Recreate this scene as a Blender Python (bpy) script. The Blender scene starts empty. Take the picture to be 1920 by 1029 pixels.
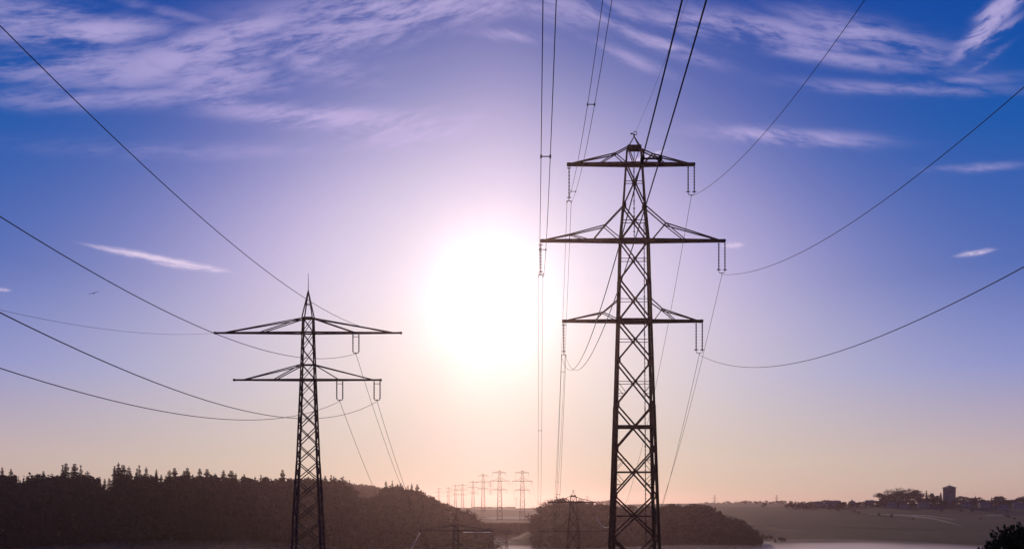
import bpy, math, random
import numpy as np
from mathutils import Vector, Matrix

# ------------------------------------------------------------------ camera, world, sun, exposure
scn = bpy.context.scene
F = 1500.0                       # focal length in photo pixels (photo 1920 wide)
CX, HY = 960.0, 945.0            # principal column, horizon row
cd = bpy.data.cameras.new("camera"); cam = bpy.data.objects.new("camera", cd)
scn.collection.objects.link(cam); scn.camera = cam
cam.location = (0, 0, 0); cam.rotation_euler = (math.radians(90), 0, 0)
cd.sensor_width = 36.0; cd.lens = 36.0 * F / 1920.0
cd.shift_y = (HY - 1029 / 2.0) / 1920.0
cd.clip_start = 0.1; cd.clip_end = 20000

SUN_AZ = math.atan((922 - CX) / F)
SUN_EL = math.atan((HY - 560) / F * math.cos(SUN_AZ))
sd = Vector((math.sin(SUN_AZ) * math.cos(SUN_EL), math.cos(SUN_AZ) * math.cos(SUN_EL), math.sin(SUN_EL)))
ld = bpy.data.lights.new("sun", 'SUN'); sun = bpy.data.objects.new("sun", ld)
scn.collection.objects.link(sun)
ld.energy = 2.0; ld.angle = math.radians(0.5); ld.color = (1.0, 0.72, 0.52)
sun.rotation_euler = sd.to_track_quat('Z', 'Y').to_euler()
sun.location = (0, 0, 80)

vs = scn.view_settings
scn.display_settings.display_device = 'sRGB'
vs.view_transform = 'Standard'; vs.look = 'None'; vs.gamma = 1.0; vs.exposure = 0.0
vs.use_curve_mapping = False
scn.render.engine = 'CYCLES'
scn.cycles.use_denoising = True
scn.cycles.max_bounces = 5; scn.cycles.diffuse_bounces = 2; scn.cycles.glossy_bounces = 2
scn.cycles.volume_bounces = 1; scn.cycles.transparent_max_bounces = 8
scn.cycles.sample_clamp_indirect = 4.0

world = bpy.data.worlds.new("World"); scn.world = world; world.use_nodes = True
NT = world.node_tree
for n in list(NT.nodes): NT.nodes.remove(n)

class S:
    """a scalar socket with arithmetic"""
    def __init__(s, k): s.k = k
    def __add__(a, b): return m('ADD', a, b)
    def __radd__(a, b): return m('ADD', b, a)
    def __sub__(a, b): return m('SUBTRACT', a, b)
    def __rsub__(a, b): return m('SUBTRACT', b, a)
    def __mul__(a, b): return m('MULTIPLY', a, b)
    def __rmul__(a, b): return m('MULTIPLY', b, a)
    def __truediv__(a, b): return m('DIVIDE', a, b)
def _in(node, i, v):
    if isinstance(v, S): NT.links.new(v.k, node.inputs[i])
    else: node.inputs[i].default_value = v
def m(op, *a, clamp=False):
    n = NT.nodes.new('ShaderNodeMath'); n.operation = op; n.use_clamp = clamp
    for i, v in enumerate(a): _in(n, i, v)
    return S(n.outputs[0])
def maprange(v, a, b, c=0.0, d=1.0, kind='SMOOTHSTEP'):
    n = NT.nodes.new('ShaderNodeMapRange'); n.interpolation_type = kind
    _in(n, 0, v); n.inputs[1].default_value = a; n.inputs[2].default_value = b
    n.inputs[3].default_value = c; n.inputs[4].default_value = d
    return S(n.outputs[0])
def comb(x, y, z):
    n = NT.nodes.new('ShaderNodeCombineXYZ'); _in(n, 0, x); _in(n, 1, y); _in(n, 2, z); return S(n.outputs[0])
def noise(vec, scale, detail=6, rough=0.55, dist=0.0):
    n = NT.nodes.new('ShaderNodeTexNoise'); NT.links.new(vec.k, n.inputs['Vector'])
    n.inputs['Scale'].default_value = scale; n.inputs['Detail'].default_value = detail
    n.inputs['Roughness'].default_value = rough; n.inputs['Distortion'].default_value = dist
    return S(n.outputs[0])
def srgb(r, g, b):
    f = lambda c: (c / 255 / 12.92) if c / 255 <= 0.04045 else ((c / 255 + 0.055) / 1.055) ** 2.4
    return (f(r), f(g), f(b), 1.0)
def mixc(fac, a, b, kind='MIX'):
    n = NT.nodes.new('ShaderNodeMix'); n.data_type = 'RGBA'; n.blend_type = kind; n.clamp_factor = False
    _in(n, 0, fac)
    for i, v in ((6, a), (7, b)):
        if isinstance(v, S): NT.links.new(v.k, n.inputs[i])
        else: n.inputs[i].default_value = v
    return S(n.outputs[2])
def scalec(col, fac):
    n = NT.nodes.new('ShaderNodeVectorMath'); n.operation = 'SCALE'
    if isinstance(col, S): NT.links.new(col.k, n.inputs[0])
    else: n.inputs[0].default_value = col[:3]
    if isinstance(fac, S): NT.links.new(fac.k, n.inputs['Scale'])
    else: n.inputs['Scale'].default_value = fac
    return S(n.outputs[0])
def addc(a, b):
    n = NT.nodes.new('ShaderNodeVectorMath'); n.operation = 'ADD'
    NT.links.new(a.k, n.inputs[0]); NT.links.new(b.k, n.inputs[1]); return S(n.outputs[0])

tc = NT.nodes.new('ShaderNodeTexCoord')
sep = NT.nodes.new('ShaderNodeSeparateXYZ'); NT.links.new(tc.outputs['Generated'], sep.inputs[0])
DX, DY, DZ = (S(sep.outputs[i]) for i in range(3))
AZ = m('ARCTAN2', DX, DY); EL = m('ARCSINE', DZ)
cosang = DX * sd.x + DY * sd.y + DZ * sd.z
THETA = m('ARCCOSINE', m('MINIMUM', cosang, 0.99999)) * (180 / math.pi)     # degrees from the sun

# clear air by elevation
ramp = NT.nodes.new('ShaderNodeValToRGB'); NT.links.new(m('MAXIMUM', DZ, 0.0).k, ramp.inputs[0])
stops = [(0.0, (204, 172, 160)), (0.05, (192, 168, 175)), (0.15, (125, 136, 204)), (0.25, (66, 101, 181)), (0.38, (9, 87, 172)), (0.52, (3, 69, 160)), (0.85, (4, 46, 124))]
cr = ramp.color_ramp
while len(cr.elements) > 1: cr.elements.remove(cr.elements[0])
cr.elements[0].position = stops[0][0]; cr.elements[0].color = srgb(*stops[0][1])
for p, c in stops[1:]:
    e = cr.elements.new(p); e.color = srgb(*c)
base = S(ramp.outputs[0])
nis = NT.nodes.new('ShaderNodeTexSky'); nis.sky_type = 'NISHITA'; nis.sun_disc = False
nis.sun_elevation = SUN_EL; nis.sun_rotation = SUN_AZ; nis.air_density = 1.0; nis.dust_density = 1.0; nis.ozone_density = 3.0
base = mixc(0.05, base, scalec(S(nis.outputs[0]), 0.035))

# aureole and lens glare of the sun, put into the sky colour
dx0 = (AZ - SUN_AZ) * m('COSINE', (EL + SUN_EL) * 0.5); dy0 = EL - SUN_EL
dxs = dx0 * (m('MAXIMUM', dy0, 0.0) * 1.88 + 1.0) * m('MAXIMUM', m('MAXIMUM', dy0 * -1.0, 0.0) * -1.88 + 1.0, 0.3); dys = dy0 * 1.604
RAD = m('SQRT', dxs * dxs + dys * dys) * (180 / math.pi)
W_ = m('EXPONENT', m('POWER', RAD / 19.8, 2.277) * -1.0)
dyv = dy0 * 1.6; RADV = m('SQRT', dx0 * dx0 + dyv * dyv) * (180 / math.pi)
WV = m('EXPONENT', m('POWER', RADV / 15.2, 2.0) * -1.0) * 0.393
GCOL = mixc(maprange(EL, 0.0, 0.30), (0.95, 0.86, 0.43, 1), (0.811, 0.742, 0.823, 1))
R0 = m('SQRT', dx0 * dx0 + dy0 * dy0) + 0.0001
RAYN = noise(comb(dx0 / R0, dy0 / R0, RAD * 0.02), 1.9, 4, 0.55)      # noise that makes the edge of the sun's glare uneven
THN = THETA * (RAYN * 0.36 + 0.82)
g_core = m('EXPONENT', m('POWER', THN / 4.1, 2.0) * -1.0) * 0.9 + m('EXPONENT', THN * -0.20) * 0.26
col_ = m('EXPONENT', m('POWER', (AZ - SUN_AZ - 0.005) / 0.07, 2.0) * -1.0) * maprange(EL, 0.15, 0.62, 1.0, 0.25)
glow = scalec((1.0, 1.0, 0.95), g_core * 0.4)
glow = addc(glow, scalec((0.8, 0.40, 0.46), col_ * 0.13))

# cirrus: streaks with their own place, length and slant in the sky
def local(px, py, hl, hw, ang):
    u = (px - CX) / F; v = (HY - py) / F
    az = math.atan(u); el = math.atan(v * math.cos(az))
    k = math.cos(az)
    a = math.radians(ang) - math.atan(v * u / (1 + u * u)); ca, sa = math.cos(a), math.sin(a)
    dx = (AZ - az) * math.cos(el); dy = EL - el
    A = (dx * ca + dy * sa) * (F / k / hl); B = (dy * ca - dx * sa) * (F / k / hw)
    return A, B
def fbm_dir(ang, sx, sy, scale, seed, dist=0.35, rough=0.62, detail=9):
    a = math.radians(ang); ca, sa = math.cos(a), math.sin(a)
    return noise(comb((AZ * ca + EL * sa) * sx + seed, (EL * ca - AZ * sa) * sy, seed * 1.7), scale, detail, rough, dist)
def group(blobs, fib, gain):
    M = None
    for (px, py, hl, hw, ang, st) in blobs:
        A, B = local(px, py, hl, hw, ang)
        e = m('EXPONENT', (A * A + B * B) * -1.0) * st
        M = e if M is None else m('MAXIMUM', M, e)
    return m('MULTIPLY', M, maprange(fib, 0.38, 0.62, 0.03, 1.1), clamp=False) * gain
fl = fbm_dir(13, 1.0, 5.5, 7.0, 3.1, .5)*0.62 + fbm_dir(18, 1.0, 5.0, 26.0, 9.1, .3)*0.38
fr = fbm_dir(-15, 1.0, 6.0, 7.0, 8.4, .5)*0.62 + fbm_dir(-19, 1.0, 5.0, 26.0, 6.6, .3)*0.38
fs = fbm_dir(14, 1.0, 2.2, 28.0, 5.3, 0.8, 0.62)
left = group([(60, 45, 110, 34, -8, 0.9), (175, 62, 90, 17, 3, 1.5), (330, 28, 120, 8, -14, .25), (430, 68, 105, 16, 11, 1.5), (350, 112, 170, 26, 10, 1.25), (170, 120, 170, 20, 5, .8),
              (420, 150, 80, 22, 8, 1.2), (300, 180, 300, 14, 3, .6), (740, 22, 170, 26, 5, 1.6), (640, 66, 150, 24, 6, 1.2), (860, 10, 90, 12, -4, 1.1),
              (560, 105, 90, 22, -20, .8), (620, 222, 150, 14, -3, 1.5), (760, 244, 90, 20, 4, 1.8), (700, 262, 120, 8, -14, .6), (400, 182, 60, 18, -20, .8), (420, 285, 260, 12, 0, .25)], fl, 1.3)
right = group([(1090, 20, 120, 20, -6, .7), (1230, 80, 80, 9, -17, 1.0), (1330, 50, 110, 18, -6, .8), (1450, 62, 150, 18, -7, .9), (1620, 66, 110, 18, -12, .85), (1715, 96, 55, 7, -14, .8),
               (1540, 104, 160, 10, -8, .7), (1180, 110, 60, 8, -20, .6), (1680, 168, 150, 9, -2, .5), (1800, 152, 80, 9, 2, .35), (1465, 258, 110, 11, -3, 1.3), (1820, 316, 60, 6, 3, .7), (960, 68, 50, 7, -5, .7)], fr, 1.3)
small = group([(1852, 50, 40, 11, 52, 2.6), (1874, 14, 26, 9, 35, 2.2), (1832, 76, 22, 6, 15, 2.0), (1880, 52, 26, 7, 35, .6), (1898, 12, 18, 4, 30, .7), (1850, 112, 24, 5, 40, .5)], fs, 1.15)
def streak(px, py, hl, hw, ang, st, wob=0.0, seed=1.0):
    A, B = local(px, py, hl, hw, ang)
    wn = noise(comb(A * 1.6 + seed, seed, 0.0), 1.3, 4, .6)
    B2 = B + (wn - 0.5) * wob
    env = maprange(m('ABSOLUTE', A), 0.25, 1.0, 1.0, 0.0)
    tatter = maprange(noise(comb(A * 3 + seed, B * 1.3, seed), 1.6, 6, .65), 0.3, 0.62, .35, 1.0)
    wdt = m('EXPONENT', m('POWER', B2, 2.0) * -1.0 / (env * 0.85 + 0.15))
    return wdt * env * tatter * st
str_ = streak(292, 484, 140, 5, -11, 1.2, 2.6, 2.2)
str_ = m('MAXIMUM', str_, streak(360, 500, 85, 5, -7, 1.0, 2.2, 7.2))
str_ = m('MAXIMUM', str_, streak(1828, 474, 42, 4, 10, .8, 1.0, 4.0))
str_ = m('MAXIMUM', str_, streak(1374, 460, 26, 4, 3, .8, .6, 9.0))
str_ = m('MAXIMUM', str_, streak(1212, 294, 42, 3, 18, .9, .4, 5.0))
str_ = m('MAXIMUM', str_, streak(4, 543, 18, 3, -6, .6, .4, 6.0))
cl = 1.0 - m('EXPONENT', (left + right + small) * -1.15)
base = mixc(cl * 0.72, base, (0.60, 0.50, 0.80, 1.0))
base = mixc(m('MINIMUM', str_, 1.0) * 0.85, base, (0.80, 0.66, 0.86, 1.0))
base = mixc(WV, base, (0.894, 0.154, 1.147, 1))
base = mixc(W_ * (m('MINIMUM', cl, 1.0) * -0.35 + 1.0), base, GCOL)
final = addc(base, glow)
bg = NT.nodes.new('ShaderNodeBackground'); bg.inputs['Strength'].default_value = 0.1
NT.links.new(scalec(final, 10.0).k, bg.inputs['Color'])
wo = NT.nodes.new('ShaderNodeOutputWorld'); NT.links.new(bg.outputs[0], wo.inputs['Surface'])
try:
    world.cycles.sampling_method = 'MANUAL'; world.cycles.sample_map_resolution = 1024
except Exception: pass

# ------------------------------------------------------------------ helpers
COL = scn.collection
R = random.Random(7)
def P(px, py, Y): return Vector(((px - CX) / F * Y, Y, (HY - py) / F * Y))
def tag(o, label=None, cat=None, group=None, kind=None):
    if label: o['label'] = label
    if cat: o['category'] = cat
    if group: o['group'] = group
    if kind: o['kind'] = kind
    return o
def empty(name, loc, label=None, cat=None, group=None, rz=0.0):
    o = bpy.data.objects.new(name, None); COL.objects.link(o); o.location = loc; o.rotation_euler = (0, 0, rz)
    o.empty_display_size = 0.5
    return tag(o, label, cat, group)
def mesh_obj(name, V, Fc, mat, parent=None, loc=None, smooth=False, mats=None, mi=None):
    me = bpy.data.meshes.new(name)
    V = np.asarray(V, dtype=float).reshape(-1, 3)
    me.from_pydata(V.tolist(), [], [list(map(int, f)) for f in Fc])
    for mt in (mats or [mat]): me.materials.append(mt)
    if mi is not None: me.polygons.foreach_set('material_index', np.asarray(mi, dtype=np.int32))
    if smooth: me.polygons.foreach_set('use_smooth', [True] * len(me.polygons))
    me.update()
    o = bpy.data.objects.new(name, me); COL.objects.link(o)
    if parent is not None: o.parent = parent
    if loc is not None: o.location = loc
    return o
def copy_tree(o, parent=None):
    c = o.copy(); COL.objects.link(c); c.parent = parent
    for ch in o.children: copy_tree(ch, c)
    return c

class MB:
    def __init__(s): s.V = []; s.F = []
    def bar(s, p, q, w, h=None):
        p = Vector(p); q = Vector(q); d = q - p
        if d.length < 1e-6: return
        h = h or w
        d.normalize(); up = Vector((0, 1, 0)) if abs(d.y) < .9 else Vector((0, 0, 1))
        a = d.cross(up).normalized() * (w / 2); b = d.cross(a).normalized() * (h / 2)
        i = len(s.V)
        for e in (p, q):
            s.V += [e + a + b, e - a + b, e - a - b, e + a - b]
        s.F += [(i, i + 1, i + 2, i + 3), (i + 7, i + 6, i + 5, i + 4)]
        s.F += [(i + k, i + 4 + k, i + 4 + (k + 1) % 4, i + (k + 1) % 4) for k in range(4)]
    def angle(s, p, q, w, t=None, sx=1, sy=1):
        """angle iron: two thin flanges meeting in a corner"""
        t = t or w * .16
        p = Vector(p); q = Vector(q); d = (q - p).normalized()
        up = Vector((0, 1, 0)) if abs(d.y) < .9 else Vector((1, 0, 0))
        a = d.cross(up).normalized(); b = a.cross(d).normalized()
        o = Vector((0, 0, 0))
        s.bar2(p - b * sy * (w / 2 - t / 2), q - b * sy * (w / 2 - t / 2), a, b, w, t)
        s.bar2(p - a * sx * (w / 2 - t / 2) + b * sy * (t / 2 + .001), q - a * sx * (w / 2 - t / 2) + b * sy * (t / 2 + .001), a, b, t, w - t)
    def bar2(s, p, q, a, b, w, h):
        i = len(s.V); a = a * (w / 2); b = b * (h / 2)
        for e in (p, q): s.V += [e + a + b, e - a + b, e - a - b, e + a - b]
        s.F += [(i, i + 1, i + 2, i + 3), (i + 7, i + 6, i + 5, i + 4)]
        s.F += [(i + k, i + 4 + k, i + 4 + (k + 1) % 4, i + (k + 1) % 4) for k in range(4)]
    def box(s, c, sz):
        c = Vector(c); i = len(s.V)
        for z in (-1, 1):
            for x, y in ((-1, -1), (1, -1), (1, 1), (-1, 1)):
                s.V.append(c + Vector((x * sz[0] / 2, y * sz[1] / 2, z * sz[2] / 2)))
        s.F += [(i + 3, i + 2, i + 1, i), (i + 4, i + 5, i + 6, i + 7)] + [(i + k, i + (k + 1) % 4, i + 4 + (k + 1) % 4, i + 4 + k) for k in range(4)]
    def tube(s, pts, rad, n=6, caps=True):
        i0 = len(s.V); pts = [Vector(p) for p in pts]
        if not isinstance(rad, (list, tuple)): rad = [rad] * len(pts)
        for k, p in enumerate(pts):
            d = (pts[min(k + 1, len(pts) - 1)] - pts[max(k - 1, 0)]).normalized()
            up = Vector((0, 0, 1)) if abs(d.z) < .95 else Vector((1, 0, 0))
            a = d.cross(up).normalized(); b = a.cross(d)
            for j in range(n):
                t = 2 * math.pi * j / n
                s.V.append(p + (a * math.cos(t) + b * math.sin(t)) * rad[k])
        for k in range(len(pts) - 1):
            for j in range(n):
                a0 = i0 + k * n + j; a1 = i0 + k * n + (j + 1) % n
                s.F.append((a0, a1, a1 + n, a0 + n))
        if caps:
            s.F.append(tuple(i0 + j for j in range(n))[::-1]); s.F.append(tuple(i0 + (len(pts) - 1) * n + j for j in range(n)))
    def build(s, name, mat, parent=None, loc=None, smooth=False):
        return mesh_obj(name, [tuple(v) for v in s.V], s.F, mat, parent, loc, smooth)

def mat(name, col, rough=0.7, metal=0.0, var=0.25, scale=6.0, col2=None, bump=0.0, spec=None):
    mt = bpy.data.materials.new(name); mt.use_nodes = True; t = mt.node_tree
    b = t.nodes['Principled BSDF']; b.inputs['Roughness'].default_value = rough; b.inputs['Metallic'].default_value = metal
    if spec is not None: b.inputs['Specular IOR Level'].default_value = spec
    c = t.nodes.new('ShaderNodeTexCoord'); n = t.nodes.new('ShaderNodeTexNoise')
    n.inputs['Scale'].default_value = scale; n.inputs['Detail'].default_value = 6
    t.links.new(c.outputs['Object'], n.inputs['Vector'])
    r = t.nodes.new('ShaderNodeMix'); r.data_type = 'RGBA'
    mr = t.nodes.new('ShaderNodeMapRange'); mr.inputs[1].default_value = .35; mr.inputs[2].default_value = .65
    t.links.new(n.outputs[0], mr.inputs[0]); t.links.new(mr.outputs[0], r.inputs[0])
    r.inputs[6].default_value = tuple(x * (1 - var) for x in col) + (1,)
    r.inputs[7].default_value = (tuple(col2) if col2 else tuple(x * (1 + var) for x in col)) + (1,)
    t.links.new(r.outputs[2], b.inputs['Base Color'])
    if bump:
        bp = t.nodes.new('ShaderNodeBump'); bp.inputs['Strength'].default_value = bump
        t.links.new(n.outputs[0], bp.inputs['Height']); t.links.new(bp.outputs[0], b.inputs['Normal'])
    return mt
M_steel = mat('weathered_steel', (.04, .018, .018), .8, 0.0, .3, 3.0, (.08, .034, .026), spec=.12)
M_steel2 = mat('galvanised_steel', (.045, .024, .032), .8, 0.0, .25, 3.0, spec=.12)
M_cable = mat('aluminium_cable', (.05, .045, .05), .75, 0, .15, 1.0, spec=.2)
M_sunlit = mat('sunlit_aluminium', (.75, .72, .68), .35, .6, .08, 1.0)  # pale copy of the cable metal, sun glint put into its colour
M_insul = mat('glazed_porcelain', (.10, .06, .045), .3, 0.0, .2, 4.0)
M_pine = mat('spruce_needles', (.016, .014, .009), .95, 0, .3, .08, (.028, .02, .013), spec=.1)
M_leaf = mat('autumn_leaves', (.032, .022, .014), .95, 0, .3, .08, (.055, .032, .02), spec=.1)
M_dark = mat('dark_leaves', (.028, .034, .016), .95, 0, .4, 3.0, (.05, .05, .022), spec=.1)
M_bark = mat('bark', (.05, .038, .028), .95, 0, .3, 3.0)
M_wall = mat('rendered_wall', (.20, .18, .165), .9, 0, .12, .6)
M_stone = mat('grey_stone_wall', (.10, .09, .095), .9, 0, .2, .8)
M_roof = mat('clay_roof_tiles', (.16, .08, .06), .85, 0, .25, 1.0)
M_roofd = mat('slate_roof', (.06, .055, .06), .8, 0, .2, 1.0)
M_glass = mat('window_glass', (.02, .022, .028), .2, 0, .1, 1.0)
M_bird = mat('black_feathers', (.015, .014, .016), .8, 0, .2, 6.0)
M_track = mat('dry_stubble', (.17, .13, .075), .95, 0, .2, .03)
M_hedge = M_leaf

# ------------------------------------------------------------------ terrain
CP = []
def cp(pxs, Y, z):
    for p in (pxs if isinstance(pxs, (list, tuple)) else [pxs]): CP.append((p, Y, z))
def cpy(px, Y, py, off=0): CP.append((px, Y, (HY - py) / F * Y + off))
allx = [-300, 100, 500, 760, 1000, 1200, 1500, 1800, 2200]
for Y in (12, 40): cp(allx, Y, -11)
cp(allx, 75, -11.2); cp(allx, 104, -12.5)
cp([500, 760, 1000, 1200, 1500], 150, -24); cp([-300, 100], 150, -20); cp([1800, 2200], 150, -21)
cp([760, 1000, 1200, 1500], 215, -38); cp([-300, 100, 450], 215, -28); cp([1900, 2200], 215, -30)
cp([760, 1000, 1200, 1500, 1800], 275, -50); cp([100, 500], 290, -40); cp(-300, 290, -33); cp(2200, 275, -42)
cp([700, 1000, 1200, 1500, 1800], 390, -52); cp(2200, 390, -50); cp([-300], 380, -36); cp([0, 200, 450], 400, -42)
cp([800, 1000, 1200, 1400, 1700, 2000], 500, -52); cp([-300, 0, 200, 450], 460, -34); cp(600, 500, -46)
cp([930, 1100, 1300, 1500, 1700, 1900, 2200], 610, -47)
# wooded slope on the left
for px, Y, py, th in ((-300, 600, 880, 22), (0, 600, 884, 22), (150, 600, 886, 22), (300, 605, 884, 22), (450, 610, 888, 21), (560, 620, 894, 21),
                      (640, 640, 897, 20), (700, 660, 930, 14), (745, 680, 908, 22), (800, 690, 926, 19), (850, 720, 948, 16), (895, 740, 968, 14), (935, 740, 998, 8)):
    cpy(px, Y, py, -th)
cp([-300, 0, 300, 500], 900, 2)
cpy(560, 1400, 896, -17); cpy(640, 1400, 902, -17); cpy(715, 1400, 912, -17); cpy(400, 1400, 890, -17); cpy(0, 1400, 900, -17); cpy(790, 1400, 935, -10)
# fields and ridge in the middle
for px in (880, 940, 1000): cpy(px, 1400, 951.5 if px < 970 else 953)
for px in (900, 950, 1000): cpy(px, 1180, 961); cpy(px, 980, 977); cpy(px, 880, 990)
for px in (920, 970): cpy(px, 780, 1004)
# wooded hill right of the middle
for px, py, th in ((1005, 958, 15), (1035, 939, 15), (1080, 939, 15), (1120, 944, 15), (1170, 949, 15), (1230, 950, 15), (1300, 946, 15), (1345, 956, 14), (1385, 974, 12), (1425, 1002, 9)):
    cpy(px, 720, py, -th)
cp([1000, 1100, 1200, 1300, 1380], 640, -41)
for px in (1040, 1150, 1250): cp(px, 900, -20)
for px in (1040, 1130, 1250): cpy(px, 1400, 950)
# open slope and village ridge on the right
for px, a in ((1360, 951), (1440, 951), (1520, 950), (1620, 947), (1700, 944), (1790, 944), (1900, 946), (2200, 944)): cpy(px, 1200, a)
for px in (1450, 1550, 1700, 1850, 2200): cpy(px, 1020, 963); cpy(px, 880, 982); cpy(px, 780, 1000); cpy(px, 700, 1016)
for px in (1400, 1600, 1800, 2200): cpy(px, 1500, 950)
cpy(1320, 2500, 941, -14); cpy(1400, 2500, 938, -14); cpy(1480, 2500, 938, -14); cpy(1135, 2500, 939, -14); cpy(1600, 2500, 942, -14)
for px in (820, 860, 920, 980): cp(px, 1900, -16)
for px in (-300, 200, 600, 900, 1150, 1450, 1800, 2200): cp(px, 3300, -62); cp(px, 5000, -70)
CPa = np.array(CP, float)
def _feat(X, Y):
    u = np.clip(X / np.maximum(Y, 1e-3), -1.0, 1.0)
    return np.stack([u * 2.4, np.log(np.maximum(Y, 12.0))], -1)
cu = (CPa[:, 0] - CX) / F
cf = _feat(cu * CPa[:, 1], CPa[:, 1])
def _ker(d): return np.sqrt(d * d + 0.03 ** 2)
A_ = _ker(np.linalg.norm(cf[:, None] - cf[None], axis=-1))
n_ = len(cf); Pm = np.concatenate([np.ones((n_, 1)), cf], 1)
KK = np.block([[A_ + np.eye(n_) * -0.002, Pm], [Pm.T, np.zeros((3, 3))]])
sol = np.linalg.solve(KK, np.concatenate([CPa[:, 2], np.zeros(3)]))
def ground(X, Y):
    X = np.atleast_1d(np.asarray(X, float)); Y = np.atleast_1d(np.asarray(Y, float))
    f = _feat(X, Y); out = np.empty(len(f))
    for i in range(0, len(f), 4000):
        ff = f[i:i + 4000]
        out[i:i + 4000] = _ker(np.linalg.norm(ff[:, None] - cf[None], axis=-1)) @ sol[:n_] + sol[n_] + ff @ sol[n_ + 1:]
    r = np.hypot(X, Y); w = np.clip((Y / np.maximum(r, 1e-3) - 0.35) / 0.35, 0, 1); w = w * w * (3 - 2 * w)
    far = np.clip((r - 1500) / 2000, 0, 1)
    return out * w + (1 - w) * (-11 - 50 * far)
def gz(x, y): return float(ground(x, y)[0])
def hit(px, py, Y0=150, Y1=4000):
    Ys = np.exp(np.linspace(math.log(Y0), math.log(Y1), 900))
    zr = (HY - py) / F * Ys; g = ground((px - CX) / F * Ys, Ys)
    idx = np.nonzero(g >= zr)[0]
    Y = Ys[idx[0]] if len(idx) else Y1
    return Vector(((px - CX) / F * Y, Y, (HY - py) / F * Y))
rs = np.concatenate([np.linspace(0.5, 60, 8), np.exp(np.linspace(math.log(75), math.log(5000), 170))])
phis = np.concatenate([np.radians(np.linspace(-42, 42, 260)), np.radians(np.linspace(46, 314, 60))])
RR, PH = np.meshgrid(rs, phis, indexing='ij')
GX = (RR * np.sin(PH)).ravel(); GY = (RR * np.cos(PH)).ravel()
GZ = ground(GX, GY)
nr, npn = len(rs), len(phis)
faces = []
for i in range(nr - 1):
    for j in range(npn):
        k = (j + 1) % npn
        faces.append((i * npn + j, (i + 1) * npn + j, (i + 1) * npn + k, i * npn + k))
faces.append(tuple(range(npn)))
M_ground = bpy.data.materials.new('meadow_and_fields'); M_ground.use_nodes = True
t = M_ground.node_tree; b = t.nodes['Principled BSDF']; b.inputs['Roughness'].default_value = .95; b.inputs['Specular IOR Level'].default_value = .1
tcg = t.nodes.new('ShaderNodeTexCoord'); mp = t.nodes.new('ShaderNodeMapping'); mp.inputs['Scale'].default_value = (1 / 260, 1 / 95, 0); mp.inputs['Rotation'].default_value = (0, 0, .18)
vo = t.nodes.new('ShaderNodeTexVoronoi'); vo.inputs['Scale'].default_value = 1.0
t.links.new(tcg.outputs['Object'], mp.inputs[0]); t.links.new(mp.outputs[0], vo.inputs['Vector'])
crg = t.nodes.new('ShaderNodeValToRGB'); sepg = t.nodes.new('ShaderNodeSeparateColor')
t.links.new(vo.outputs['Color'], sepg.inputs[0]); t.links.new(sepg.outputs[0], crg.inputs[0])
crg.color_ramp.interpolation = 'CONSTANT'
e = crg.color_ramp.elements; e[0].color = (.06, .062, .03, 1); e[1].position = .3; e[1].color = (.09, .07, .042, 1)
for p, c in ((.5, (.045, .05, .024, 1)), (.72, (.12, .10, .055, 1)), (.88, (.07, .055, .035, 1))):
    x = e.new(p); x.color = c
nz = t.nodes.new('ShaderNodeTexNoise'); nz.inputs['Scale'].default_value = .06; nz.inputs['Detail'].default_value = 9
t.links.new(tcg.outputs['Object'], nz.inputs['Vector'])
mx = t.nodes.new('ShaderNodeMix'); mx.data_type = 'RGBA'; mx.blend_type = 'MULTIPLY'; mx.inputs[0].default_value = .8
crn = t.nodes.new('ShaderNodeValToRGB'); crn.color_ramp.elements[0].position = .3; crn.color_ramp.elements[0].color = (.18, .165, .165, 1); crn.color_ramp.elements[1].position = .7; crn.color_ramp.elements[1].color = (.55, .48, .46, 1)
t.links.new(nz.outputs[0], crn.inputs[0]); t.links.new(crg.outputs[0], mx.inputs[6]); t.links.new(crn.outputs[0], mx.inputs[7])
t.links.new(mx.outputs[2], b.inputs['Base Color'])
g = mesh_obj('ground', np.stack([GX, GY, GZ], 1), faces, M_ground, smooth=True)
tag(g, 'rolling meadows, fields and valley floor', kind='structure')

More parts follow.
